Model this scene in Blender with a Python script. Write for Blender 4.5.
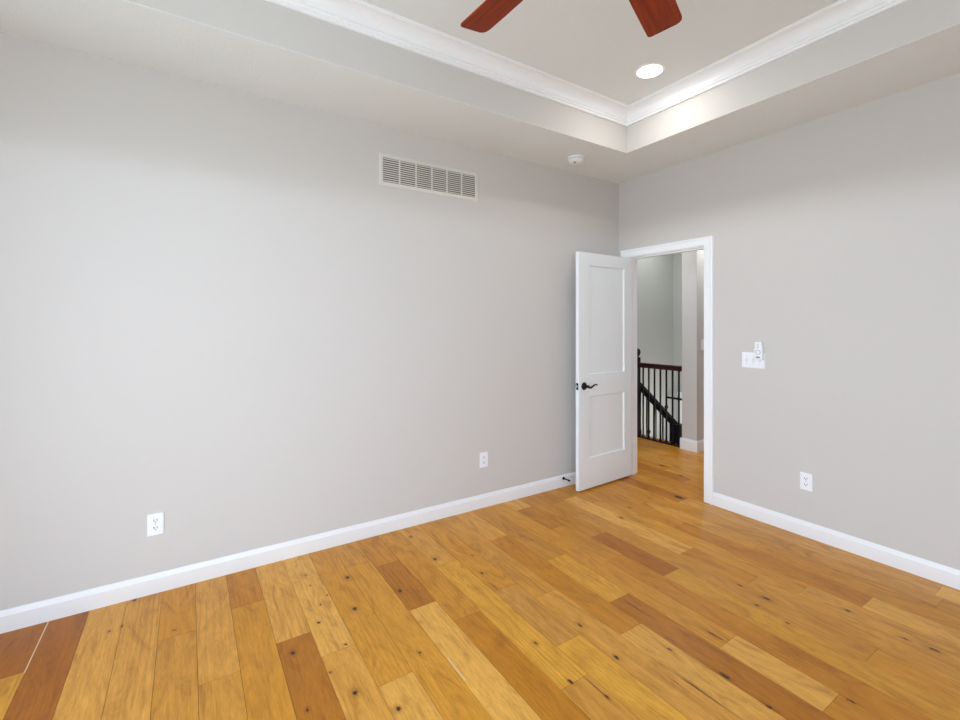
import bpy, bmesh, math, random
from mathutils import Vector, Matrix

for o in list(bpy.data.objects):
    bpy.data.objects.remove(o)
SC = bpy.context.scene
COL = SC.collection
R = math.radians
random.seed(4)

# ---------------------------------------------------------------- camera
CAM = Vector((3.4443, 2.9254, 1.4075))
cd = bpy.data.cameras.new('camera')
cam = bpy.data.objects.new('camera', cd)
COL.objects.link(cam)
cam.location = CAM
cam.rotation_euler = Vector((-0.54035, -0.84144, 0)).to_track_quat('-Z', 'Y').to_euler()
cd.sensor_width = 36.0
cd.lens = 36.0 * 454.448 / 960
cd.shift_y = -(360 - 323.81) / 960
cd.clip_start = 0.05
SC.camera = cam

# ---------------------------------------------------------------- colour management, sky
SC.view_settings.view_transform = 'Standard'
SC.view_settings.look = 'None'
SC.view_settings.gamma = 1
SC.view_settings.use_curve_mapping = False
SC.view_settings.exposure = -0.38
SC.cycles.use_denoising = True
SC.cycles.max_bounces = 12
SC.cycles.diffuse_bounces = 8
SC.cycles.sample_clamp_indirect = 8

SKY_HORIZON = (0.73, 0.885, 1.07)
SKY_ZENITH = (0.66, 0.83, 1.0)
GROUND = (0.75, 0.91, 1.03)
BAND, SKY_H, SKY_Z, GND = 46.0, 10.0, 6.0, 7.0

world = bpy.data.worlds.new('world')
SC.world = world
world.use_nodes = True
nt = world.node_tree
nt.nodes.clear()
wo = nt.nodes.new('ShaderNodeOutputWorld')
bg = nt.nodes.new('ShaderNodeBackground')
tc = nt.nodes.new('ShaderNodeTexCoord')
sp = nt.nodes.new('ShaderNodeSeparateXYZ')
mr = nt.nodes.new('ShaderNodeMapRange')
mr.inputs[1].default_value = -1
mr.inputs[2].default_value = 1
cr = nt.nodes.new('ShaderNodeValToRGB')
S = 48.0
def c4(c, k): return tuple(v * k / S for v in c) + (1,)
el = cr.color_ramp.elements
el[0].position = 0.0
el[0].color = c4(GROUND, GND)
el[1].position = 1.0
el[1].color = c4(SKY_ZENITH, SKY_Z)
for p, c, k in ((0.4985, GROUND, GND), (0.5015, SKY_HORIZON, BAND), (0.519, SKY_HORIZON, BAND), (0.526, SKY_HORIZON, SKY_H), (0.62, SKY_HORIZON, SKY_H * 0.8), (0.75, SKY_ZENITH, SKY_Z * 1.15)):
    e = el.new(p)
    e.color = c4(c, k)
bg.inputs['Strength'].default_value = S
nt.links.new(tc.outputs['Generated'], sp.inputs[0])
nt.links.new(sp.outputs['Z'], mr.inputs[0])
nt.links.new(mr.outputs[0], cr.inputs[0])
nt.links.new(cr.outputs[0], bg.inputs['Color'])
nt.links.new(bg.outputs[0], wo.inputs['Surface'])

# room: the corner at the origin, +X away from the door wall, +Y away from the long left wall
XB, YN, ZC, ZT = 4.80, 3.91, 2.74, 3.048
# windows of the two outer walls (behind the camera): (start, end, sill, head)
WIN_NEAR = (2.85, 3.75, 0.10, 2.46)      # in wall_near (y = YN), along x
WIN_BACK = (1.05, 3.72, 0.10, 2.33)      # in wall_back (x = XB), along y

def portal(name, loc, rot, sx, sy):
    l = bpy.data.lights.new(name, 'AREA')
    l.shape = 'RECTANGLE'
    l.size, l.size_y = sx, sy
    l.cycles.is_portal = True
    o = bpy.data.objects.new(name, l)
    o.location, o.rotation_euler = loc, rot
    COL.objects.link(o)
portal('window_portal', ((WIN_NEAR[0] + WIN_NEAR[1]) / 2, YN + .07, (WIN_NEAR[2] + WIN_NEAR[3]) / 2), (R(-90), 0, 0), WIN_NEAR[1] - WIN_NEAR[0], WIN_NEAR[3] - WIN_NEAR[2])
portal('window_portal', (XB + .07, (WIN_BACK[0] + WIN_BACK[1]) / 2, (WIN_BACK[2] + WIN_BACK[3]) / 2), (R(90), 0, R(90)), WIN_BACK[1] - WIN_BACK[0], WIN_BACK[3] - WIN_BACK[2])

def area(name, loc, rot, size, power, color=(1, 1, 1)):
    l = bpy.data.lights.new(name, 'AREA')
    l.shape = 'DISK'
    l.size = size
    l.energy = power
    l.color = color
    o = bpy.data.objects.new(name, l)
    o.location, o.rotation_euler = loc, rot
    COL.objects.link(o)
    return o
# unseen lights: one in the corridor, the others added to brighten hall and stairwell
area('hall_area_light', (-1.55, 0.30, 2.72), (0, 0, 0), 0.25, 22, (.93, .97, 1))
area('hall_area_light', (-0.65, -0.50, 2.72), (0, 0, 0), 0.25, 15, (.88, .96, 1))  # unseen light added to lift the hall floor and wall end
area('stair_fill', (-2.0, -0.75, 2.72), (0, 0, 0), 0.25, 8, (.95, .98, 1))  # unseen light added to brighten the stairwell walls from above
area('lower_stair_fill', (-1.95, -0.20, 0.0), (R(-90), 0, 0), 0.35, 12, (1, .97, .90))  # added light, hidden by the partition, brightens the wall behind the balusters

# ---------------------------------------------------------------- materials
def srgb(r, g, b):
    def f(v):
        v /= 255
        return v / 12.92 if v <= 0.04045 else ((v + 0.055) / 1.055) ** 2.4
    return (f(r), f(g), f(b), 1)

def mat(name, col, rough=0.5, metal=0.0, bump=None, spec=0.5, emit=None, coat=0):
    m = bpy.data.materials.new(name)
    m.use_nodes = True
    n, l = m.node_tree.nodes, m.node_tree.links
    b = n['Principled BSDF']
    b.inputs['Base Color'].default_value = col
    b.inputs['Roughness'].default_value = rough
    b.inputs['Metallic'].default_value = metal
    b.inputs['Specular IOR Level'].default_value = spec
    b.inputs['Coat Weight'].default_value = coat
    if emit:
        b.inputs['Emission Color'].default_value = emit[0]
        b.inputs['Emission Strength'].default_value = emit[1]
    if bump:
        scale, strength, dist = bump
        t = n.new('ShaderNodeTexCoord')
        nz = n.new('ShaderNodeTexNoise')
        nz.inputs['Scale'].default_value = scale
        nz.inputs['Detail'].default_value = 4
        bp = n.new('ShaderNodeBump')
        bp.inputs['Strength'].default_value = strength
        bp.inputs['Distance'].default_value = dist
        l.new(t.outputs['Object'], nz.inputs['Vector'])
        l.new(nz.outputs['Fac'], bp.inputs['Height'])
        l.new(bp.outputs[0], b.inputs['Normal'])
    return m

M = {}
M['wall'] = mat('greige_wall_paint', (0.605, 0.574, 0.545, 1), 0.75, bump=(180, .12, .002), spec=.25)
M['hall_wall'] = mat('hall_wall_paint', (0.51, 0.52, 0.495, 1), 0.75, bump=(180, .12, .002), spec=.25)
M['ceiling'] = mat('textured_ceiling_paint', (0.775, 0.80, 0.795, 1), 0.9, bump=(120, .55, .005), spec=.15)
M['tray'] = mat('smooth_tray_paint', (0.62, 0.595, 0.565, 1), 0.8, spec=.2)
M['trim'] = mat('white_trim_enamel', (0.88, 0.89, 0.905, 1), 0.35, spec=.5)
M['door'] = mat('white_door_enamel', (0.81, 0.835, 0.85, 1), 0.4, bump=(300, .03, .001), spec=.45)
M['plastic'] = mat('white_plastic', (0.86, 0.87, 0.90, 1), 0.35)
M['slot'] = mat('dark_slot', (0.03, 0.03, 0.03, 1), 0.6)
M['grey_plastic'] = mat('grey_plastic', (0.50, 0.51, 0.54, 1), 0.45)
M['vent'] = mat('painted_vent_metal', (0.68, 0.655, 0.61, 1), 0.5)
M['duct'] = mat('dark_duct', (0.10, 0.09, 0.08, 1), 0.9)
M['black'] = mat('black_iron', (0.006, 0.006, 0.009, 1), 0.55, spec=.25)
M['brass'] = mat('latch_metal', (0.45, 0.43, 0.40, 1), 0.35, metal=0.9)
M['lens'] = mat('lit_lamp_lens', (1, 1, 1, 1), 0.5, emit=((1, .98, .96, 1), 9.0))
M['seam_strip'] = mat('pale_seam_strip', (.80, .62, .38, 1), .5)
M['subfloor'] = mat('dark_seam', (0.05, 0.025, 0.01, 1), 0.9)

def wood_simple(name, c0, c1, rough, axis_scale=(40, 40, 3)):
    m = mat(name, c0, rough, spec=.5)
    n, l = m.node_tree.nodes, m.node_tree.links
    b = n['Principled BSDF']
    t = n.new('ShaderNodeTexCoord')
    mp = n.new('ShaderNodeMapping')
    mp.inputs['Scale'].default_value = axis_scale
    nz = n.new('ShaderNodeTexNoise')
    nz.inputs['Scale'].default_value = 1.0
    nz.inputs['Detail'].default_value = 5
    nz.inputs['Distortion'].default_value = .6
    r = n.new('ShaderNodeValToRGB')
    r.color_ramp.elements[0].position = .3
    r.color_ramp.elements[0].color = c0
    r.color_ramp.elements[1].position = .7
    r.color_ramp.elements[1].color = c1
    l.new(t.outputs['Object'], mp.inputs[0])
    l.new(mp.outputs[0], nz.inputs[0])
    l.new(nz.outputs['Fac'], r.inputs[0])
    b.inputs['Specular IOR Level'].default_value = .25
    l.new(r.outputs[0], b.inputs['Base Color'])
    return m
M['cherry'] = wood_simple('cherry_fan_blade_wood', (0.15, 0.013, 0.001, 1), (0.30, 0.040, 0.003, 1), .55, (3, 45, 45))
M['rail_wood'] = wood_simple('dark_red_handrail_wood', (0.020, 0.004, 0.004, 1), (0.045, 0.008, 0.008, 1), .35, (40, 3, 40))

# ---- plank floor: tone, grain seed per plank come from mesh attributes; knots at set places
KNOTS = [  # x, y, half width, length ratio
    (2.61, 1.151, .005, 1.2), (2.155, 1.373, .007, 1.6), (2.797, 1.366, .008, 1.3), (.796, .701, .010, 2), (.599, .616, .007, 2), (.09, .697, .014, 2),
    (1.905, 1.392, .007, 2.6), (1.924, 1.624, .008, 1.8), (1.692, 1.715, .007, 1.6), (.951, 1.758, .009, 2.4), (1.051, 1.763, .007, 1.6),
    (.945, 1.623, .005, 3), (.721, 2.024, .008, 2.2), (1.639, 1.926, .008, 3), (1.648, 2.094, .006, 2), (1.074, 1.91, .005, 1.6),
    (3.749, .259, .005, 1.2), (3.703, .244, .004, 2), (3.675, .025, .009, 1.2), (3.497, .409, .005, 1.2), (3.069, .857, .009, 1.2), (3.078, 1.192, .006, 1.6),
    (2.886, .576, .005, 1.2), (2.891, .376, .004, 1.2), (2.891, .255, .004, 1.2), (2.838, .512, .004, 1.2), (2.927, .713, .008, 1.2), (2.862, .929, .006, 1.2),
    (2.908, 1.208, .009, 1.3), (2.961, 1.056, .004, 1.2), (2.701, .407, .012, 1.3), (2.751, .703, .011, 1.3),
    (2.504, .684, .009, 1.5), (2.206, .148, .008, 1.5), (2.202, .492, .010, 1.5), (1.99, .576, .005, 1.4), (2.049, .772, .006, 2), (2.063, .92, .003, 9),
    (2.179, 1.615, .007, 2.2), (2.115, 1.742, .005, 1.6), (.749, 2.243, .006, 2), (.733, 2.336, .008, 2.4), (1.364, 2.248, .005, 3),
    (-.516, .106, .013, 2.2), (-.397, .39, .012, 2.2), (.093, .694, .012, 2.4),
    (2.1165, 1.684, .0016, 34), (1.834, 1.839, .0016, 9), (1.792, 1.879, .0020, 18), (1.789, 1.946, .0022, 32), (1.577, 1.438, .0024, 26), (1.442, 1.77, .0045, 10)]
def floor_material():
    m = bpy.data.materials.new('oak_plank_floor')
    m.use_nodes = True
    n, l = m.node_tree.nodes, m.node_tree.links
    b = n['Principled BSDF']
    b.inputs['Roughness'].default_value = .34
    b.inputs['Specular IOR Level'].default_value = .28
    geo = n.new('ShaderNodeNewGeometry')
    tone = n.new('ShaderNodeAttribute')
    tone.attribute_name = 'tone'
    seed = n.new('ShaderNodeAttribute')
    seed.attribute_name = 'seed'
    def math_(op, a, c=None):
        q = n.new('ShaderNodeMath')
        q.operation = op
        for i, v in enumerate((a, c)):
            if v is None: continue
            if hasattr(v, 'default_value'): l.new(v, q.inputs[i])
            else: q.inputs[i].default_value = v
        return q.outputs[0]
    def vmath(op, a, c):
        q = n.new('ShaderNodeVectorMath')
        q.operation = op
        for i, v in enumerate((a, c)):
            if hasattr(v, 'default_value'): l.new(v, q.inputs[i])
            else: q.inputs[i].default_value = v
        return q.outputs[0]
    def mixc(fac, a, c, mode='MULTIPLY'):
        q = n.new('ShaderNodeMix')
        q.data_type = 'RGBA'
        q.blend_type = mode
        for i, v in ((0, fac), (6, a), (7, c)):
            if hasattr(v, 'default_value'): l.new(v, q.inputs[i])
            else: q.inputs[i].default_value = v
        return q.outputs[2]
    def ramp(fac, stops):
        r = n.new('ShaderNodeValToRGB')
        e = r.color_ramp.elements
        e[0].position, e[0].color = stops[0]
        e[1].position, e[1].color = stops[-1]
        for p, c in stops[1:-1]:
            q = e.new(p)
            q.color = c
        l.new(fac, r.inputs[0])
        return r.outputs[0]
    # knots: sum of small dark spots and a wider warm halo
    wn = n.new('ShaderNodeTexNoise')
    wn.inputs['Scale'].default_value = 70
    wn.inputs['Detail'].default_value = 3
    l.new(geo.outputs['Position'], wn.inputs['Vector'])
    wob = vmath('MULTIPLY', vmath('SUBTRACT', wn.outputs['Color'], (.5, .5, .5)), (.012, .022, 0))
    wob_s = vmath('MULTIPLY', vmath('SUBTRACT', wn.outputs['Color'], (.5, .5, .5)), (.003, .01, 0))
    spot = halo = None
    for x, y, s, el_ in KNOTS:
        d = vmath('SUBTRACT', geo.outputs['Position'], (x, y, 0))
        d = vmath('MULTIPLY', vmath('ADD', d, wob if s > .0025 else wob_s), (1 / s, 1 / (s * el_), 0))
        q = n.new('ShaderNodeVectorMath')
        q.operation = 'LENGTH'
        l.new(d, q.inputs[0])
        v = math_('DIVIDE', 1.0, math_('ADD', math_('POWER', q.outputs['Value'], 4.0), 1.0))
        h = math_('DIVIDE', 1.0, math_('ADD', math_('POWER', q.outputs['Value'], 2.0), 1.0))
        spot = v if spot is None else math_('ADD', spot, v)
        halo = h if halo is None else math_('ADD', halo, h)
    # grain space: plank-local offset by seed, squeezed along the plank; the knots bend it
    off = n.new('ShaderNodeCombineXYZ')
    l.new(math_('MULTIPLY', seed.outputs['Fac'], 37.0), off.inputs[0])
    l.new(math_('MULTIPLY', seed.outputs['Fac'], 91.0), off.inputs[1])
    l.new(math_('MULTIPLY', halo, .05), off.inputs[2])
    pos = vmath('ADD', geo.outputs['Position'], off.outputs[0])
    def noise(vec, scale, detail, rough=.5, dist=0.0):
        q = n.new('ShaderNodeTexNoise')
        q.inputs['Scale'].default_value = scale
        q.inputs['Detail'].default_value = detail
        q.inputs['Roughness'].default_value = rough
        q.inputs['Distortion'].default_value = dist
        l.new(vec, q.inputs['Vector'])
        return q.outputs['Fac']
    streak = noise(vmath('MULTIPLY', pos, (95, 4.2, 20)), 1.0, 7, .68, 1.2)
    fine = noise(vmath('MULTIPLY', pos, (520, 22, 40)), 1.0, 3, .6)
    blot = noise(vmath('MULTIPLY', pos, (9, 2.4, 9)), 1.0, 5, .62, 2.2)
    # cathedral figure
    w = n.new('ShaderNodeTexWave')
    w.wave_type = 'BANDS'
    w.bands_direction = 'X'
    w.inputs['Scale'].default_value = 1.0
    w.inputs['Distortion'].default_value = 11.0
    w.inputs['Detail'].default_value = 2.0
    w.inputs['Detail Scale'].default_value = .55
    l.new(vmath('MULTIPLY', pos, (14, 1.7, 10)), w.inputs['Vector'])
    fig = noise(vmath('MULTIPLY', pos, (5, 1.6, 9)), 1.0, 2)
    figm = n.new('ShaderNodeMapRange')
    l.new(fig, figm.inputs[0])
    figm.inputs[1].default_value = .42
    figm.inputs[2].default_value = .70
    figm.inputs[4].default_value = .45
    col = tone.outputs['Color']
    col = mixc(1.0, col, ramp(streak, ((.28, (.80, .74, .64, 1)), (.5, (1.0, .99, .97, 1)), (.75, (1.09, 1.10, 1.13, 1)))))
    col = mixc(1.0, col, ramp(blot, ((.26, (.70, .60, .46, 1)), (.48, (.98, .97, .95, 1)), (.74, (1.16, 1.17, 1.20, 1)))))
    col = mixc(figm.outputs[0], col, ramp(w.outputs['Fac'], ((.0, (.66, .54, .38, 1)), (.30, (.97, .96, .94, 1)), (1, (1.07, 1.07, 1.07, 1)))))
    col = mixc(.75, col, ramp(fine, ((.3, (.78, .72, .64, 1)), (.55, (1.02, 1.02, 1.02, 1)), (1, (1.08, 1.08, 1.08, 1)))))
    hm = n.new('ShaderNodeMapRange')
    l.new(halo, hm.inputs[0])
    hm.inputs[1].default_value = .07
    hm.inputs[2].default_value = .8
    col = mixc(math_('MULTIPLY', hm.outputs[0], .8), col, (.42, .27, .14, 1))
    sm = n.new('ShaderNodeMapRange')
    l.new(math_('ADD', spot, math_('MULTIPLY', math_('SUBTRACT', streak, .5), .5)), sm.inputs[0])
    sm.inputs[1].default_value = .45
    sm.inputs[2].default_value = .85
    col = mixc(math_('MULTIPLY', sm.outputs[0], .9), col, (.022, .011, .006, 1), 'MIX')
    l.new(col, b.inputs['Base Color'])
    bp = n.new('ShaderNodeBump')
    bp.inputs['Strength'].default_value = .10
    bp.inputs['Distance'].default_value = .002
    l.new(fine, bp.inputs['Height'])
    l.new(bp.outputs[0], b.inputs['Normal'])
    return m
M['floor'] = floor_material()

# ---------------------------------------------------------------- mesh helpers
def add_box(bm, x0, x1, y0, y1, z0, z1, bevel=0.0, seg=2, mi=0):
    v = [bm.verts.new((x, y, z)) for x in (x0, x1) for y in (y0, y1) for z in (z0, z1)]
    fs = [bm.faces.new([v[i] for i in q]) for q in ((0, 1, 3, 2), (4, 6, 7, 5), (0, 4, 5, 1), (2, 3, 7, 6), (0, 2, 6, 4), (1, 5, 7, 3))]
    for f in fs: f.material_index = mi
    if bevel > 0:
        es = {e for f in fs for e in f.edges}
        bmesh.ops.bevel(bm, geom=list(es), offset=bevel, segments=seg, affect='EDGES', profile=.6)
    return bm

def add_lathe(bm, prof, seg=32, mat4=None, closed=True):
    """prof: (radius, height) around local Z"""
    rings = []
    for r, z in prof:
        if r < 1e-6:
            rings.append([bm.verts.new((0, 0, z))])
        else:
            rings.append([bm.verts.new((r * math.cos(2 * math.pi * i / seg), r * math.sin(2 * math.pi * i / seg), z)) for i in range(seg)])
    for a, b in zip(rings, rings[1:]):
        for i in range(seg):
            j = (i + 1) % seg
            if len(a) == 1 and len(b) == 1: continue
            if len(a) == 1: bm.faces.new((a[0], b[i], b[j]))
            elif len(b) == 1: bm.faces.new((a[i], b[0], a[j]))
            else: bm.faces.new((a[i], b[i], b[j], a[j]))
    vs = [v for r in rings for v in r]
    if mat4 is not None:
        bmesh.ops.transform(bm, matrix=mat4, verts=vs)
    return bm

def add_prism(bm, pts, axis, a0, a1):
    """extrude a closed 2-D outline along axis 'x','y' or 'z'"""
    def P(p, a):
        if axis == 'x': return (a, p[0], p[1])
        if axis == 'y': return (p[0], a, p[1])
        return (p[0], p[1], a)
    A = [bm.verts.new(P(p, a0)) for p in pts]
    B = [bm.verts.new(P(p, a1)) for p in pts]
    k = len(pts)
    for i in range(k):
        j = (i + 1) % k
        bm.faces.new((A[i], A[j], B[j], B[i]))
    bm.faces.new(A)
    bm.faces.new(list(reversed(B)))
    return bm

def add_tube(bm, path, rad, seg=12):
    path = [Vector(p) for p in path]
    rads = rad if isinstance(rad, (list, tuple)) else [rad] * len(path)
    rings = []
    up = Vector((0, 0, 1))
    for i, p in enumerate(path):
        t = (path[min(i + 1, len(path) - 1)] - path[max(i - 1, 0)]).normalized()
        u = t.cross(up)
        if u.length < 1e-4: u = t.cross(Vector((1, 0, 0)))
        u.normalize()
        w = u.cross(t).normalized()
        rings.append([bm.verts.new(p + rads[i] * (math.cos(2 * math.pi * k / seg) * u + math.sin(2 * math.pi * k / seg) * w)) for k in range(seg)])
    for a, b in zip(rings, rings[1:]):
        for i in range(seg):
            j = (i + 1) % seg
            bm.faces.new((a[i], b[i], b[j], a[j]))
    bm.faces.new(rings[0])
    bm.faces.new(list(reversed(rings[-1])))
    return bm

def obj(name, bm, m, parent=None, smooth=False, loc=None, rot=None):
    bmesh.ops.recalc_face_normals(bm, faces=bm.faces)
    me = bpy.data.meshes.new(name)
    bm.to_mesh(me)
    bm.free()
    for x in (m if isinstance(m, (list, tuple)) else [m]):
        me.materials.append(x)
    if smooth:
        me.shade_smooth()
        me.set_sharp_from_angle(angle=R(38))
    o = bpy.data.objects.new(name, me)
    COL.objects.link(o)
    if parent: o.parent = parent
    if loc: o.location = loc
    if rot: o.rotation_euler = rot
    return o

def tag(o, label, cat, group=None, kind=None):
    o['label'] = label
    o['category'] = cat
    if group: o['group'] = group
    if kind: o['kind'] = kind
    return o

def thing(name, label, cat, loc=(0, 0, 0), rz=0.0, group=None, kind=None):
    o = bpy.data.objects.new(name, None)
    COL.objects.link(o)
    o.empty_display_size = .05
    o.location = loc
    o.rotation_euler = (0, 0, rz)
    return tag(o, label, cat, group, kind)

def dup(root, loc, rz, label, group):
    def cp(o, parent):
        c = o.copy()
        COL.objects.link(c)
        if parent: c.parent = parent
        for ch in [k for k in bpy.data.objects if k.parent == o]:
            cp(ch, c)
        return c
    r = cp(root, None)
    r.location = loc
    r.rotation_euler = (0, 0, rz)
    r['label'] = label
    if group: r['group'] = group
    return r

def struct(name, bm, m, label, cat, smooth=False):
    return tag(obj(name, bm, m, smooth=smooth), label, cat, kind='structure')

NB = bmesh.new

# ---------------------------------------------------------------- floor
W = 0.1466
def seam(k): return 4.145 - W * k
# tones (sRGB as a plank looks under plain daylight)
T = dict(pale=(219, 166, 94), lt=(209, 153, 80), tan=(203, 146, 69), gold=(204, 145, 58), mid=(201, 141, 54), org=(195, 133, 46),
         dork=(191, 128, 40), brn=(180, 117, 40), dbrn=(170, 104, 30), grey=(182, 134, 74), yel=(212, 156, 66), pink=(202, 148, 82))
COLS = {
 -3: [(.9, 'tan'), (2.2, 'mid')], -2: [(.5, 'mid'), (1.9, 'org')], -1: [(.7, 'dbrn'), (2.4, 'tan')],
 0: [(.385, 'dbrn'), (1.7, 'yel')], 1: [(1.9, 'dbrn')], 2: [(1.6, 'lt')], 3: [(1.9, 'lt')],
 4: [(.46, 'org'), (1.9, 'tan')], 5: [(.848, 'lt'), (2.2, 'tan')], 6: [(.377, 'dork'), (2.0, 'mid')],
 7: [(.76, 'lt'), (2.1, 'brn')], 8: [(.947, 'pale'), (2.3, 'lt')], 9: [(1.23, 'mid'), (2.2, 'pale')],
 10: [(.30, 'tan'), (2.4, 'gold')], 11: [(.39, 'org'), (.862, 'brn'), (2.1, 'pale')],
 12: [(1.05, 'mid'), (2.0, 'dork')], 13: [(.572, 'lt'), (1.624, 'yel'), (2.5, 'lt')],
 14: [(.955, 'mid'), (1.437, 'pink'), (2.4, 'yel')], 15: [(1.115, 'tan'), (2.6, 'lt')],
 16: [(.48, 'lt'), (1.537, 'dork'), (2.4, 'pale')], 17: [(.868, 'tan'), (1.347, 'yel'), (2.5, 'brn')],
 18: [(.7, 'gold'), (1.825, 'mid'), (2.21, 'pale'), (3.2, 'org')], 19: [(.193, 'pale'), (.57, 'dork'), (1.064, 'mid'), (2.6, 'dork')],
 20: [(.80, 'mid'), (1.344, 'dbrn'), (2.5, 'yel')], 21: [(.25, 'org'), (2.2, 'tan'), (3.1, 'mid')],
 22: [(.222, 'mid'), (1.246, 'pale'), (1.635, 'org'), (2.7, 'tan')], 23: [(.4, 'mid'), (1.826, 'gold'), (2.75, 'lt')],
 24: [(1.0, 'org'), (2.05, 'dork'), (2.9, 'pale')], 25: [(.62, 'mid'), (1.452, 'tan'), (2.5, 'mid')],
 26: [(.9, 'org'), (2.25, 'tan'), (3.0, 'mid')], 27: [(.75, 'brn'), (2.214, 'pink'), (3.2, 'pale')],
 28: [(.3, 'tan'), (.9, 'mid')], 29: [(.1, 'org'), (.8, 'dork')], 30: [(-.2, 'mid'), (.5, 'brn')], 31: [(.2, 'org')],
 32: [(-.3, 'mid'), (.6, 'tan')], 33: [(.25, 'tan')], 34: [(-.1, 'gold'), (.7, 'mid')], 35: [(.4, 'org')], 36: [(-.4, 'mid'), (.3, 'tan')]}
names = list(T)
def lin(c, j):
    v = srgb(*[min(255, max(0, q + j)) for q in c])
    return v
GAIN = (1.10, 1.07, .72)
fb = NB()
clay = fb.loops.layers.float_color.new('tone')
slay = fb.loops.layers.float.new('seed')
def plank(x0, x1, y0, y1, tname):
    g = .0007
    h = .0012
    vt = [fb.verts.new(p) for p in ((x0 + g, y0 + g, 0), (x1 - g, y0 + g, 0), (x1 - g, y1 - g, 0), (x0 + g, y1 - g, 0))]
    vb = [fb.verts.new(p) for p in ((x0 + g, y0 + g, -.012), (x1 - g, y0 + g, -.012), (x1 - g, y1 - g, -.012), (x0 + g, y1 - g, -.012))]
    fs = [fb.faces.new(vt)] + [fb.faces.new((vt[i], vb[i], vb[(i + 1) % 4], vt[(i + 1) % 4])) for i in range(4)]
    j = random.uniform(-5, 5)
    c = lin(T[tname], j)
    s = random.random()
    for f in fs:
        for lo in f.loops:
            lo[clay] = tuple(q * g for q, g in zip(c[:3], GAIN)) + (1,)
            lo[slay] = s
    return fs
for k in range(-5, 44):
    x1, x0 = seam(k), seam(k + 1)
    y_end = YN if x1 > .02 else 1.6
    y = 0.0 if x0 > -.06 else -1.25
    x0c = x0
    if k == 36: pass
    if x1 > XB: x1 = XB
    if x0c < -1.30 and x1 < -1.30:
        # beyond the stair opening only the corridor goes on
        y = 0.02
    runs = list(COLS.get(k, []))
    last = y
    for ye, tn in runs:
        ye = min(ye, y_end)
        if ye > last + .02:
            plank(x0c, x1, last, ye, tn)
            last = ye
    while last < y_end - .02:
        ye = min(y_end, last + random.uniform(.9, 1.9))
        plank(x0c, x1, last, ye, random.choice(('tan', 'mid', 'lt', 'gold', 'org', 'tan', 'pink')))
        last = ye
for x, ya, yb in ((2.5245, 1.24, 1.385), (4.0005, .016, .39)):  # thin pale strips along two plank seams
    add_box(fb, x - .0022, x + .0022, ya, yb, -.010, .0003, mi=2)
# dark bed under the plank seams
add_box(fb, -1.335, XB, 0, YN, -.05, -.004, mi=1)
add_box(fb, -1.335, -.0, -1.25, 0, -.05, -.004, mi=1)
add_box(fb, -4.0, -1.335, .02, 1.6, -.05, -.004, mi=1)
struct('floor', fb, [M['floor'], M['subfloor'], M['seam_strip']], 'honey oak plank floor running through the bedroom and hall', 'floor')

# ---------------------------------------------------------------- walls
WT = .12
def wall_with_hole(bm, axis, p0, p1, a0, a1, z0, z1, hole):
    """slab between p0 and p1 on the axis normal, along a0..a1, with one rectangular hole (h0,h1,zb,zt)"""
    h0, h1, zb, zt = hole
    for (u0, u1, w0, w1) in ((a0, h0, z0, z1), (h1, a1, z0, z1), (h0, h1, zt, z1), (h0, h1, z0, zb)):
        if u1 - u0 < 1e-5 or w1 - w0 < 1e-5: continue
        if axis == 'x': add_box(bm, p0, p1, u0, u1, w0, w1)
        else: add_box(bm, u0, u1, p0, p1, w0, w1)
    bmesh.ops.remove_doubles(bm, verts=bm.verts, dist=1e-5)
    return bm
DY0, DY1, DZ = .118, .851, 2.022        # clear door opening
JT = .018
struct('wall_left', add_box(NB(), -WT, XB + WT, -WT, 0, 0, ZT + .2), M['wall'], 'long greige wall with the air vent and two outlets', 'wall')
struct('wall_right', wall_with_hole(NB(), 'x', -WT, 0, 0, YN + WT, 0, ZT + .2, (DY0 - JT, DY1 + JT, 0, DZ + JT)), M['wall'], 'greige wall pierced by the open doorway', 'wall')
struct('wall_near', wall_with_hole(NB(), 'y', YN, YN + WT, 0, XB + WT, 0, ZT + .2, WIN_NEAR), M['wall'], 'window wall opposite the long wall, behind the camera', 'wall')
struct('wall_back', wall_with_hole(NB(), 'x', XB, XB + WT, 0, YN, 0, ZT + .2, WIN_BACK), M['wall'], 'window wall opposite the doorway, behind the camera', 'wall')

# windows behind the camera: frames and sashes
def window(name, axis, win, p, label):
    a0, a1, z0, z1 = win
    bm = NB()
    def bx(u0, u1, w0, w1, q0, q1):
        if axis == 'y': add_box(bm, u0, u1, p + q0, p + q1, w0, w1)
        else: add_box(bm, p + q0, p + q1, u0, u1, w0, w1)
    t = .045
    bx(a0, a1, z0, z0 + t, .01, .11); bx(a0, a1, z1 - t, z1, .01, .11)
    n = 3
    for i in range(n + 1):
        u = a0 + (a1 - a0 - t) * i / n
        bx(u, u + t, z0 + t, z1 - t, .01, .11)
    c = .07
    bx(a0 - c, a0, z0 - c, z1 + c, -.018, 0); bx(a1, a1 + c, z0 - c, z1 + c, -.018, 0)
    bx(a0, a1, z1, z1 + c, -.018, 0); bx(a0 - .02, a1 + .02, z0 - .03, z0, -.05, 0)
    struct(name, bm, M['trim'], label, 'window')
window('window_1', 'y', WIN_NEAR, YN, 'white three-part window behind the camera, facing the long wall')
window('window_2', 'x', WIN_BACK, XB, 'white three-part window behind the camera, facing the doorway wall')

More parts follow.
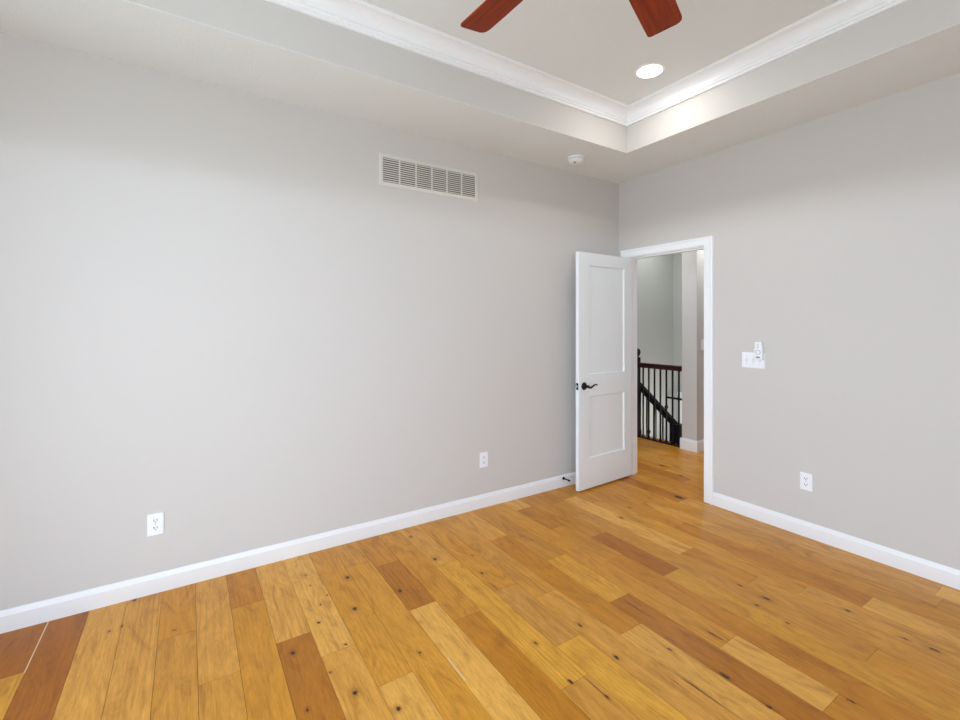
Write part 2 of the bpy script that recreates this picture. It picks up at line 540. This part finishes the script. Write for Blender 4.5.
# ---------------------------------------------------------------- ceiling with tray
TX0, TX1, TY0, TY1 = .565, XB - .565, .56, YN - .56
bm = NB()
def quad(bm, pts, mi):
    f = bm.faces.new([bm.verts.new(p) for p in pts])
    f.material_index = mi
for (x0, x1, y0, y1) in ((0, XB, 0, TY0), (0, XB, TY1, YN), (0, TX0, TY0, TY1), (TX1, XB, TY0, TY1)):
    add_box(bm, x0, x1, y0, y1, ZC, ZC + .002)
e = .03
for (x0, x1, y0, y1) in ((TX0 - e, TX0, TY0 - e, TY1 + e), (TX1, TX1 + e, TY0 - e, TY1 + e), (TX0, TX1, TY0 - e, TY0), (TX0, TX1, TY1, TY1 + e)):
    add_box(bm, x0, x1, y0, y1, ZC + .002, ZT + .02, mi=1)
add_box(bm, TX0, TX1, TY0, TY1, ZT, ZT + .05)
struct('ceiling', bm, [M['ceiling'], M['tray']], 'white textured ceiling with a raised tray', 'ceiling')

# crown moulding round the tray
prof = [(0, 2.942), (.013, 2.942), (.0165, 2.946), (.0165, 2.952), (.013, 2.956), (.013, 2.958), (.021, 2.961), (.024, 2.968), (.023, 2.974), (.028, 2.976)]
for i in range(9):
    a = i / 8 * math.pi / 2
    prof.append((.028 + .058 * (1 - math.cos(a)), 2.976 + .058 * math.sin(a)))
prof += [(.090, 3.034), (.0915, 3.039), (.098, 3.040), (.101, 3.044), (.101, ZT), (0, ZT)]
bm = NB()
rings = []
for d, z in prof:
    rings.append([bm.verts.new(p) for p in ((TX0 + d, TY0 + d, z), (TX1 - d, TY0 + d, z), (TX1 - d, TY1 - d, z), (TX0 + d, TY1 - d, z))])
for i, a in enumerate(rings):
    b = rings[(i + 1) % len(rings)]
    for k in range(4):
        bm.faces.new((a[k], a[(k + 1) % 4], b[(k + 1) % 4], b[k]))
struct('trim_1', bm, M['trim'], 'white cove crown moulding running round the ceiling tray', 'crown moulding')

# ---------------------------------------------------------------- baseboards
def base_profile(h=.100, t=.014):
    return [(0, 0), (t, 0), (t, h - .024), (t - .002, h - .020), (t - .006, h - .004), (t - .008, h), (0, h)]
def baseboard(name, runs, label):
    bm = NB()
    for axis, a0, a1, wall, sign in runs:
        pts = [(wall + sign * d, z) for d, z in base_profile()]
        add_prism(bm, pts, axis, a0, a1)
    struct(name, bm, M['trim'], label, 'baseboard')
CO = .930                                   # outer edge of the right casing
baseboard('baseboard_left', [('x', 0, XB, 0, 1)], 'white baseboard along the foot of the long wall')
baseboard('baseboard_right', [('y', CO, YN, 0, 1)], 'white baseboard right of the doorway')
baseboard('baseboard_near', [('x', 0, XB, YN, -1)], 'white baseboard under the window facing the long wall')
baseboard('baseboard_back', [('y', 0, YN, XB, -1)], 'white baseboard under the window facing the doorway')

# ---------------------------------------------------------------- doorway: jamb, stop, casing
bm = NB()
add_box(bm, -WT - .002, .002, DY0 - JT, DY0, 0, DZ + JT)
add_box(bm, -WT - .002, .002, DY1, DY1 + JT, 0, DZ + JT)
add_box(bm, -WT - .002, .002, DY0, DY1, DZ, DZ + JT)
# stop
add_box(bm, -.082, -.040, DY0, DY0 + .011, 0, DZ)
add_box(bm, -.082, -.040, DY1 - .011, DY1, 0, DZ)
add_box(bm, -.082, -.040, DY0 + .011, DY1 - .011, DZ - .011, DZ)
def casing(bm, side):
    """colonial casing mitred round the opening; side +1 on the room, -1 on the hall"""
    x_w = 0.0 if side > 0 else -WT
    cp = [(0, 0), (0, .009), (.004, .012), (.030, .013), (.048, .014), (.054, .018), (.066, .019), (.0695, .017), (.070, 0)]
    y0, y1, zt = DY0 - .006, DY1 + .006, DZ + .006
    wl = .075 if side > 0 else .07
    sc_l = wl / .07
    sc_r = (CO - y1) / .07
    sc_t = (2.094 - zt) / .07
    lines = []
    for d, h in cp:
        x = x_w + side * h
        lines.append([bm.verts.new(p) for p in ((x, y0 - d * sc_l, 0), (x, y0 - d * sc_l, zt + d * sc_t), (x, y1 + d * sc_r, zt + d * sc_t), (x, y1 + d * sc_r, 0))])
    for a, b in zip(lines, lines[1:]):
        for k in range(3):
            bm.faces.new((a[k], a[k + 1], b[k + 1], b[k]))
    bm.faces.new([q[0] for q in lines])
    bm.faces.new([q[3] for q in lines])
casing(bm, 1)
casing(bm, -1)
struct('trim_2', bm, M['trim'], 'white moulded casing and jamb framing the doorway', 'door frame')

# ---------------------------------------------------------------- door leaf (hinged at the left, open against the long wall)
DW, DTK, DB, DT = .713, .035, .015, 2.010
piv = Vector((.004, .119, 0))
# local frame: +X along the leaf from hinge to free edge, +Y the hall face (towards the camera)
door = thing('door_1', 'open white two-panel door beside the long wall', 'door', piv, R(3.2), kind='structure')
PAN = [(.037, .551, .975, 1.912), (.037, .551, .266, .794)]    # filled below from the free edge
st_f, st_h = .131, .108
P1 = [(st_h, DW - st_f, .268, .793), (st_h, DW - st_f, .976, 1.905)]
bm = NB()
def door_face(bm, y, sgn):
    """stiles and rails flat, panels sunk with a square step and a small bevel"""
    xs = [0, P1[0][0], P1[0][1], DW]
    zs = [DB, P1[0][2], P1[0][3], P1[1][2], P1[1][3], DT]
    grid = {}
    for i, x in enumerate(xs):
        for j, z in enumerate(zs):
            grid[i, j] = bm.verts.new((x, y, z))
    for i in range(3):
        for j in range(5):
            if i == 1 and j in (1, 3):
                q = [grid[i, j], grid[i + 1, j], grid[i + 1, j + 1], grid[i, j + 1]]
                prev = q
                for ins, dep in ((0.0, .007), (.009, .012)):
                    x0, x1, z0, z1 = xs[i] + ins, xs[i + 1] - ins, zs[j] + ins, zs[j + 1] - ins
                    yy = y - sgn * dep
                    cur = [bm.verts.new(p) for p in ((x0, yy, z0), (x1, yy, z0), (x1, yy, z1), (x0, yy, z1))]
                    for k in range(4):
                        bm.faces.new((prev[k], prev[(k + 1) % 4], cur[(k + 1) % 4], cur[k]))
                    prev = cur
                bm.faces.new(prev)
            else:
                bm.faces.new((grid[i, j], grid[i + 1, j], grid[i + 1, j + 1], grid[i, j + 1]))
    return grid, xs, zs
g0, xs, zs = door_face(bm, 0.0, -1)
g1, _, _ = door_face(bm, DTK, 1)
for i in range(3):
    for j in (0, 5):
        bm.faces.new((g0[i, j], g0[i + 1, j], g1[i + 1, j], g1[i, j]))
for j in range(5):
    for i in (0, 3):
        bm.faces.new((g0[i, j], g0[i, j + 1], g1[i, j + 1], g1[i, j]))
leaf = obj('door_leaf', bm, M['door'], door)
# latch plate and bolt on the free edge
LZ = .885
bm = add_box(NB(), DW, DW + .0015, .005, DTK - .005, LZ - .028, LZ + .028, .0006, 1)
lp = obj('latch_plate', bm, M['black'], door)
bm = add_box(NB(), DW, DW + .010, .011, DTK - .011, LZ - .009, LZ + .009, .002, 1)
obj('latch_bolt', bm, M['brass'], lp)
# lever sets on both faces: round rose, neck and a wavy lever pointing to the hinge
def lever_set(y, s):
    mt = Matrix.Translation((DW - .062, y, LZ)) @ Matrix.Rotation(R(-90 * s), 4, 'X')
    bm = add_lathe(NB(), [(0, 0), (.031, 0), (.0325, .002), (.031, .006), (.024, .010), (.012, .012), (0, .012)], 32, mt)
    rs = obj('rose', bm, M['black'], door, smooth=True)
    bm = add_lathe(NB(), [(0, .008), (.011, .008), (.010, .030), (.012, .040), (.012, .052), (.008, .056), (0, .056)], 20, mt)
    x0 = DW - .062
    yy = y + s * .046
    pts, rad = [], []
    for i in range(15):
        t = i / 14
        pts.append((x0 - .115 * t, yy, LZ - .002 - .010 * math.sin(t * math.pi * 1.9) * (1 if t < .55 else 1.0) + .004 * t))
        rad.append(.0085 * (1 - .55 * t) + .0008)
    add_tube(bm, pts, rad, 10)
    obj('lever_handle', bm, M['black'], rs, smooth=True)
lever_set(DTK, 1)
lever_set(0.0, -1)
# three butt hinges at the hinge edge (knuckles sit on the pivot line)
for hz in (.22, 1.02, 1.80):
    bm = add_lathe(NB(), [(0, -.045), (.005, -.045), (.0058, -.043), (.0058, .043), (.005, .045), (0, .045)], 14, Matrix.Translation((-.002, -.004, hz)))
    add_box(bm, -.0012, 0, 0, .028, hz - .044, hz + .044)
    obj('hinge', bm, M['black'], door, smooth=True)

# ---------------------------------------------------------------- hall and stairwell shell
XBK, YSL = -2.68, -1.25
ZLOW = -2.6
struct('wall_stair', add_box(NB(), -3.0, -WT, YSL - .1, YSL, ZLOW, 2.94), M['hall_wall'], 'grey-green stairwell wall left of the railing', 'wall')
struct('wall_landing', add_box(NB(), XBK - .1, XBK, YSL, -.165, ZLOW, 2.94), M['hall_wall'], 'far grey-green stairwell wall seen past the railing', 'wall')
struct('wall_partition', add_box(NB(), -4.0, -1.24, -.155, .022, ZLOW, 2.94), M['wall'], 'greige wall end standing in the hall past the doorway', 'wall')
struct('wall_corridor', add_box(NB(), -4.0, -WT, 1.6, 1.7, 0, 2.94), M['wall'], 'greige corridor wall hidden right of the doorway', 'wall')
struct('wall_end', add_box(NB(), -4.1, -4.0, -.165, 1.7, 0, 2.94), M['wall'], 'greige end wall of the corridor', 'wall')
struct('wall_hall', add_box(NB(), -WT, 0, YSL - .1, -WT, ZLOW, 2.94), M['wall'], 'greige hall wall hidden left of the doorway', 'wall')
struct('floor_lower', add_box(NB(), XBK - .1, -WT, YSL - .1, -.155, ZLOW - .1, ZLOW), M['hall_wall'], 'floor of the lower storey at the foot of the stairs', 'floor')
struct('wall_lower', add_box(NB(), -1.335, -1.30, YSL, -.155, ZLOW, -.31), M['hall_wall'], 'wall below the hall floor edge beside the stairs', 'wall')
struct('ceiling_hall', add_box(NB(), -4.1, -WT, YSL - .1, 1.7, 2.74, 2.94), M['ceiling'], 'white ceiling over the hall and stairs', 'ceiling')
# hall baseboards round the partition end
bm = NB()
for pts, axis, a0, a1 in (
        ([(-1.24 + d, z) for d, z in base_profile(.125, .016)], 'y', -.155 - .016, .022 + .016),
        ([(.022 + d, z) for d, z in base_profile(.125, .016)], 'x', -4.0, -1.24 + .008)):
    add_prism(bm, pts, axis, a0, a1)
struct('baseboard_partition', bm, M['trim'], 'white baseboard wrapping the wall end in the hall', 'baseboard')
# edge nosing of the hall floor under the railing
bm = add_box(NB(), -1.352, -1.335, YSL, -.156, -.30, -.001)
struct('trim_3', bm, M['trim'], 'white board closing the floor edge over the stairs', 'trim')
# flight of steps going down towards the partition
bm = NB()
for i in range(2, 6):
    y0 = -1.25 + .25 * i if i else -1.25
    add_box(bm, XBK, -1.36, y0, y0 + .25, -.19 * i - .9, -.19 * (i + 1) + .16)
struct('stairs', bm, M['rail_wood'], 'dark wooden steps going down behind the railing', 'stairs')
# low white window ledge and pane band on the far landing wall
bm = NB()
add_box(bm, XBK, XBK + .03, -1.16, -.60, .355, .40)
add_box(bm, XBK, XBK + .015, -1.16, -.60, -.30, .355)
struct('trim_4', bm, M['trim'], 'white ledge low on the far stairwell wall', 'trim')

# ---------------------------------------------------------------- guard railing at the stair edge
GX = -1.285
guard = thing('stair_railing', 'iron baluster railing with dark red wooden handrail at the stair edge', 'railing', (GX, -.79, 0))
gy = lambda y: y + .79
bm = NB()
pr = [(-.029, .868), (.029, .868), (.031, .880), (.024, .892), (.031, .905), (.026, .920), (.012, .926), (-.012, .926), (-.026, .920), (-.031, .905), (-.024, .892), (-.031, .880)]
add_prism(bm, pr, 'y', gy(-.80), gy(-.172))
obj('handrail', bm, M['rail_wood'], guard)
bm = add_box(NB(), -.028, .028, gy(-.76), gy(-.172), 0, .016, .003, 1)
obj('shoe_rail', bm, M['rail_wood'], guard)
bal_y = [-.708, -.627, -.546, -.465, -.385, -.304, -.223]
knuckle = {-.627: .092, -.385: .430}
for y in bal_y:
    bm = NB()
    s = .0075
    add_box(bm, -s, s, gy(y) - s, gy(y) + s, .016, .870)
    add_box(bm, -.014, .014, gy(y) - .014, gy(y) + .014, .016, .034, .003, 1)
    bo = obj('baluster', bm, M['black'], guard)
    if y in knuckle:
        z = knuckle[y]
        bm = NB()
        add_lathe(bm, [(0, -.026), (.010, -.024), (.024, 0), (.010, .024), (0, .026)], 4, Matrix.Translation((0, gy(y), z)) @ Matrix.Rotation(R(45), 4, 'Z'))
        obj('knuckle', bm, M['black'], bo)
bm = NB()
add_box(bm, -.028, .028, gy(-.822), gy(-.766), 0, .99, .004, 1)
add_box(bm, -.036, .036, gy(-.830), gy(-.758), 0, .09, .004, 1)
nw = obj('newel_post', bm, M['black'], guard)
bm = add_lathe(NB(), [(0, .985), (.022, .985), (.016, 1.0), (.030, 1.02), (.041, 1.055), (.030, 1.09), (0, 1.10)], 24, Matrix.Translation((0, gy(-.795), 0)))
obj('finial', bm, M['black'], nw, smooth=True)

# slanting rail of the flight behind it
SX = -1.42
flight = thing('stair_handrail', 'black slanting handrail with balusters descending behind the railing', 'railing', (SX, -.31, -.75))
zf = lambda y: .622 - .80 * (y + .876)
bm = NB()
a, b = -1.20, -.30
hh = .038
vs = []
for y in (a, b):
    vs.append([bm.verts.new((sx, y + .31, zf(y) + dz + .75)) for sx, dz in ((-.03, -hh), (.03, -hh), (.03, hh), (-.03, hh))])
for k in range(4):
    bm.faces.new((vs[0][k], vs[0][(k + 1) % 4], vs[1][(k + 1) % 4], vs[1][k]))
bm.faces.new(vs[0]); bm.faces.new(vs[1])
obj('handrail', bm, M['black'], flight)
for i, y in enumerate((-1.10, -.985, -.87, -.755, -.64, -.525, -.41)):
    s = .009 if i % 2 else .016
    step = -.19 * (int((y + 1.25) / .25) + 1) + .16
    bm = add_box(NB(), -s, s, y + .31 - s, y + .31 + s, step + .75, zf(y) + .75 - .02)
    obj('baluster', bm, M['black'], flight)
bm = NB()
add_box(bm, -.045, .045, -.045, .045, 0, .95, .004, 1)
add_box(bm, -.055, .055, -.055, .055, .95, .975, .004, 1)
obj('newel_post', bm, M['black'], flight)

# far bar seen past the right-hand balusters
far = tag(obj('landing_rail', add_tube(NB(), [(-2.50, -1.235, .325), (-2.50, -.17, .325)], .016, 10), M['black']), 'black horizontal bar across the far landing behind the railing', 'rail')

# ---------------------------------------------------------------- return air vent on the long wall
VX0, VX1, VZ0, VZ1 = 1.584, 2.370, 2.338, 2.556
VWd, VH = VX1 - VX0, VZ1 - VZ0
vent = thing('air_vent', 'wide louvered air vent in six sections high on the long wall', 'vent', ((VX0 + VX1) / 2, 0, VZ0), math.pi)
fr = .028
bm = NB()
hw = VWd / 2
rings = []
for ins, y in ((0, 0), (0, -.002), (.006, -.006), (fr - .004, -.006), (fr, -.002), (fr, 0)):
    rings.append([bm.verts.new(p) for p in ((-hw + ins, y, ins), (hw - ins, y, ins), (hw - ins, y, VH - ins), (-hw + ins, y, VH - ins))])
for a, b in zip(rings, rings[1:]):
    for k in range(4):
        bm.faces.new((a[k], a[(k + 1) % 4], b[(k + 1) % 4], b[k]))
obj('vent_frame', bm, M['vent'], vent)
bm = add_box(NB(), -hw + .02, hw - .02, -.0008, 0, .02, VH - .02)
obj('backing', bm, M['duct'], vent)
inner = VWd - 2 * fr
dv = .0095
sec = (inner - 5 * dv) / 6
for i in range(6):
    x0 = -inner / 2 + i * (sec + dv)
    bm = NB()
    nl = 11
    pitch = (VH - 2 * fr) / nl
    for k in range(nl):
        z = fr + pitch * k
        # a slanted blade: the top edge stands out
        p = [(-.0010, z + pitch * .30), (-.0016, z + pitch * .26), (-.0052, z + pitch * .66), (-.0046, z + pitch * .70)]
        add_prism(bm, p, 'x', x0, x0 + sec)
    obj('louver', bm, M['vent'], vent)
    if i < 5:
        bm = add_box(NB(), x0 + sec, x0 + sec + dv, -.006, 0, fr - .001, VH - fr + .001)
        obj('divider', bm, M['vent'], vent)

# ---------------------------------------------------------------- outlets
def rounded_plate(bm, w, h, t, b):
    add_box(bm, -w / 2, w / 2, -t, 0, -h / 2, h / 2)
    fr_e = [e for e in bm.edges if all(abs(v.co.y + t) < 1e-6 for v in e.verts)]
    bmesh.ops.bevel(bm, geom=fr_e, offset=b, segments=3, affect='EDGES', profile=.6)
    return bm
out = thing('wall_outlet', 'white duplex outlet low on the long wall, nearest the left edge', 'outlet', (3.588, 0, .3575), math.pi, 'white duplex wall outlets')
obj('cover_plate', rounded_plate(NB(), .071, .112, .0062, .0028), M['plastic'], out)
for s in (-1, 1):
    bm = NB()
    zc = s * .0195
    pts = []
    for i in range(28):
        a = 2 * math.pi * i / 28
        pts.append((.0172 * math.cos(a), zc + max(-.0118, min(.0118, .0172 * math.sin(a)))))
    add_prism(bm, pts, 'y', -.0086, -.0055)
    rc = obj('receptacle', bm, M['plastic'], out)
    bm = NB()
    add_box(bm, -.0084, -.0050, -.0089, -.0084, zc - .0020, zc + .0080)
    add_box(bm, .0050, .0082, -.0089, -.0084, zc - .0010, zc + .0080)
    add_lathe(bm, [(0, 0), (.0030, 0), (.0030, .0005), (0, .0005)], 12, Matrix.Translation((0, -.0084, zc - .0065)) @ Matrix.Rotation(R(90), 4, 'X'))
    obj('slots', bm, M['slot'], rc)
bm = add_lathe(NB(), [(0, 0), (.0030, 0), (.0026, .0012), (0, .0014)], 12, Matrix.Translation((0, -.0062, 0)) @ Matrix.Rotation(R(90), 4, 'X'))
obj('screw', bm, M['grey_plastic'], out)
dup(out, (1.533, 0, .363), math.pi, 'white duplex outlet low on the long wall, nearer the open door', 'white duplex wall outlets')
dup(out, (0, 1.5615, .3635), R(90), 'white duplex outlet low on the wall right of the doorway', 'white duplex wall outlets')

# ---------------------------------------------------------------- switch plate, fan remote in its holder
sw = thing('light_switch', 'wide white switch plate right of the doorway, partly behind the remote', 'light switch', (0, 1.227, 1.1445), R(90))
obj('cover_plate', rounded_plate(NB(), .158, .112, .0062, .0028), M['plastic'], sw)
for i in (-1, 0, 1):
    xc = i * .0458
    bm = add_box(NB(), xc - .0052, xc + .0052, -.0075, -.006, -.0125, .0125)
    so = obj('switch_opening', bm, M['grey_plastic'], sw)
    bm = NB()
    zt = .004 if i != 0 else -.006
    add_prism(bm, [(-.0075, -.010), (-.016, zt), (-.016, zt + .006), (-.0075, .010)], 'x', xc - .0042, xc + .0042)
    obj('toggle', bm, M['plastic'], so)
    for s in (-1, 1):
        bm = add_lathe(NB(), [(0, 0), (.0028, 0), (.0024, .001), (0, .0012)], 10, Matrix.Translation((xc, -.0062, s * .030)) @ Matrix.Rotation(R(90), 4, 'X'))
        obj('screw', bm, M['grey_plastic'], sw)

# cradle hugging the wall above and over the plate
hold = thing('remote_holder', 'white wall cradle gripping the fan remote above the switch plate', 'holder', (0, 1.273, 1.202), R(90))
bm = NB()
add_box(bm, -.026, .026, -.0135, -.0095, -.046, .052)
add_box(bm, -.028, -.0255, -.030, -.0095, -.050, .030)
add_box(bm, .0255, .028, -.030, -.0095, -.050, .030)
add_box(bm, -.028, .028, -.030, -.0095, -.052, -.0485)
obj('cradle', bm, M['plastic'], hold)
obj('mount_pad', add_box(NB(), -.022, .022, -.0095, 0, .006, .050), M['plastic'], hold)
rem = thing('fan_remote', 'white fan remote with round button pad standing in the wall cradle', 'remote control', (0, 1.273, 1.202), R(90))
bm = add_box(NB(), -.0245, .0245, -.0330, -.0140, -.047, .077, .004, 3)
obj('remote_body', bm, M['plastic'], rem, smooth=True)
mtx = lambda x, z, y=-.0330: Matrix.Translation((x, y, z)) @ Matrix.Rotation(R(90), 4, 'X')
bm = add_lathe(NB(), [(.0125, 0), (.0125, .0012), (.0175, .0012), (.0175, 0)], 28, mtx(0, .003))
obj('button_ring', bm, M['grey_plastic'], rem)
bm = add_lathe(NB(), [(0, 0), (.0095, 0), (.009, .0016), (0, .0018)], 24, mtx(0, .003))
obj('button', bm, M['plastic'], rem)
for z in (.058, .047, .036):
    bm = add_box(NB(), -.005, .005, -.0342, -.0330, z - .003, z + .003)
    obj('button', bm, M['grey_plastic'], rem)
bm = add_box(NB(), -.013, .013, -.0339, -.0330, -.036, -.028)
obj('display', bm, M['slot'], rem)

# switch in the corridor beyond the doorway
hs = thing('light_switch', 'single white light switch on the hall wall seen through the doorway', 'light switch', (-1.362, .022, 1.175), math.pi)
obj('cover_plate', rounded_plate(NB(), .074, .115, .0062, .0028), M['plastic'], hs)
obj('rocker', add_box(NB(), -.016, .016, -.009, -.006, -.033, .033, .001, 1), M['plastic'], hs)

# ---------------------------------------------------------------- door stop on the baseboard
ds = thing('door_stop', 'small black door stop screwed to the baseboard beside the door', 'door stop', (.718, .014, .074), math.pi)
mt = Matrix.Rotation(R(90), 4, 'X')
obj('mount_plate', add_lathe(NB(), [(0, 0), (.013, 0), (.0135, .003), (.010, .007), (0, .008)], 20, mt), M['black'], ds, smooth=True)
obj('stem', add_lathe(NB(), [(0, .006), (.0055, .006), (.0045, .062), (0, .062)], 16, mt), M['black'], ds, smooth=True)
obj('tip', add_lathe(NB(), [(0, .060), (.0075, .060), (.0085, .068), (.0070, .076), (0, .077)], 16, mt), M['black'], ds, smooth=True)

# ---------------------------------------------------------------- smoke detector
sd = thing('smoke_detector', 'round white smoke detector on the ceiling border near the corner', 'smoke detector', (.826, .276, ZC))
obj('base', add_lathe(NB(), [(0, 0), (.066, 0), (.067, -.004), (.066, -.012), (.060, -.014), (0, -.014)], 40), M['plastic'], sd, smooth=True)
obj('vent_ring', add_lathe(NB(), [(0, -.014), (.056, -.014), (.056, -.022), (0, -.022)], 40), M['grey_plastic'], sd)
obj('cover', add_lathe(NB(), [(0, -.021), (.062, -.021), (.063, -.026), (.058, -.034), (.045, -.042), (.020, -.046), (0, -.046)], 40), M['plastic'], sd, smooth=True)
obj('test_button', add_lathe(NB(), [(0, -.040), (.010, -.040), (.010, -.047), (0, -.048)], 16, Matrix.Translation((.026, .010, 0))), M['slot'], sd, smooth=True)

# ---------------------------------------------------------------- recessed light in the tray
RL = (.926, 1.041, ZT)
rl = thing('recessed_light', 'lit round recessed light in the tray ceiling near the corner', 'ceiling light', RL)
obj('trim_ring', add_lathe(NB(), [(.078, 0), (.094, 0), (.094, -.003), (.088, -.006), (.078, -.004)], 48), M['trim'], rl, smooth=True)
obj('lens', add_lathe(NB(), [(0, -.010), (.060, -.0095), (.074, -.0065), (.079, -.003), (.079, -.001), (0, -.001)], 48), M['lens'], rl)
sl = bpy.data.lights.new('recessed_light_beam', 'AREA')
sl.shape = 'DISK'
sl.size = .15
sl.energy = 5
sl.color = (1, .97, .93)
so = bpy.data.objects.new('recessed_light_beam', sl)
so.location = (RL[0], RL[1], RL[2] - .013)
COL.objects.link(so)

# ---------------------------------------------------------------- ceiling fan
FC = (2.397, 1.985)
fan = thing('ceiling_fan', 'ceiling fan with cherry wood blades hanging from the tray', 'ceiling fan', (FC[0], FC[1], 0))
BZ = 2.65
obj('canopy', add_lathe(NB(), [(0, ZT), (.070, ZT), (.070, ZT - .02), (.045, ZT - .06), (.020, ZT - .075), (0, ZT - .075)], 32), M['black'], fan, smooth=True)
obj('downrod', add_lathe(NB(), [(0, ZT - .07), (.012, ZT - .07), (.012, 2.79), (0, 2.79)], 16), M['black'], fan, smooth=True)
obj('motor_housing', add_lathe(NB(), [(0, 2.80), (.035, 2.80), (.060, 2.785), (.115, 2.76), (.125, 2.73), (.125, 2.69), (.100, 2.665), (.085, 2.62), (.060, 2.60), (0, 2.595)], 40), M['black'], fan, smooth=True)
pitch = R(-11)
for i in range(5):
    ang = R(273.3 - 72 * i)
    rot = Matrix.Rotation(ang, 4, 'Z') @ Matrix.Translation((0, 0, BZ)) @ Matrix.Rotation(pitch, 4, 'X')
    # blade outline: narrow root, wider tip with rounded corners, trailing edge with a shallow dip
    up = [(.19, .048), (.28, .058), (.45, .064), (.60, .067), (.674, .068), (.684, .064), (.689, .054)]
    dn = [(.698, -.045), (.694, -.060), (.684, -.070), (.665, -.074), (.56, -.074), (.40, -.070), (.26, -.062), (.19, -.050)]
    bm = NB()
    add_prism(bm, up + dn, 'z', -.003, .003)
    bl = obj('blade', bm, M['cherry'], fan)
    bl.matrix_local = rot
    bm = NB()
    add_prism(bm, [(.09, -.016), (.16, -.012), (.20, -.034), (.245, -.036), (.245, .036), (.20, .034), (.16, .012), (.09, .016)], 'z', .003, .007)
    br = obj('blade_iron', bm, M['black'], fan)
    br.matrix_local = rot
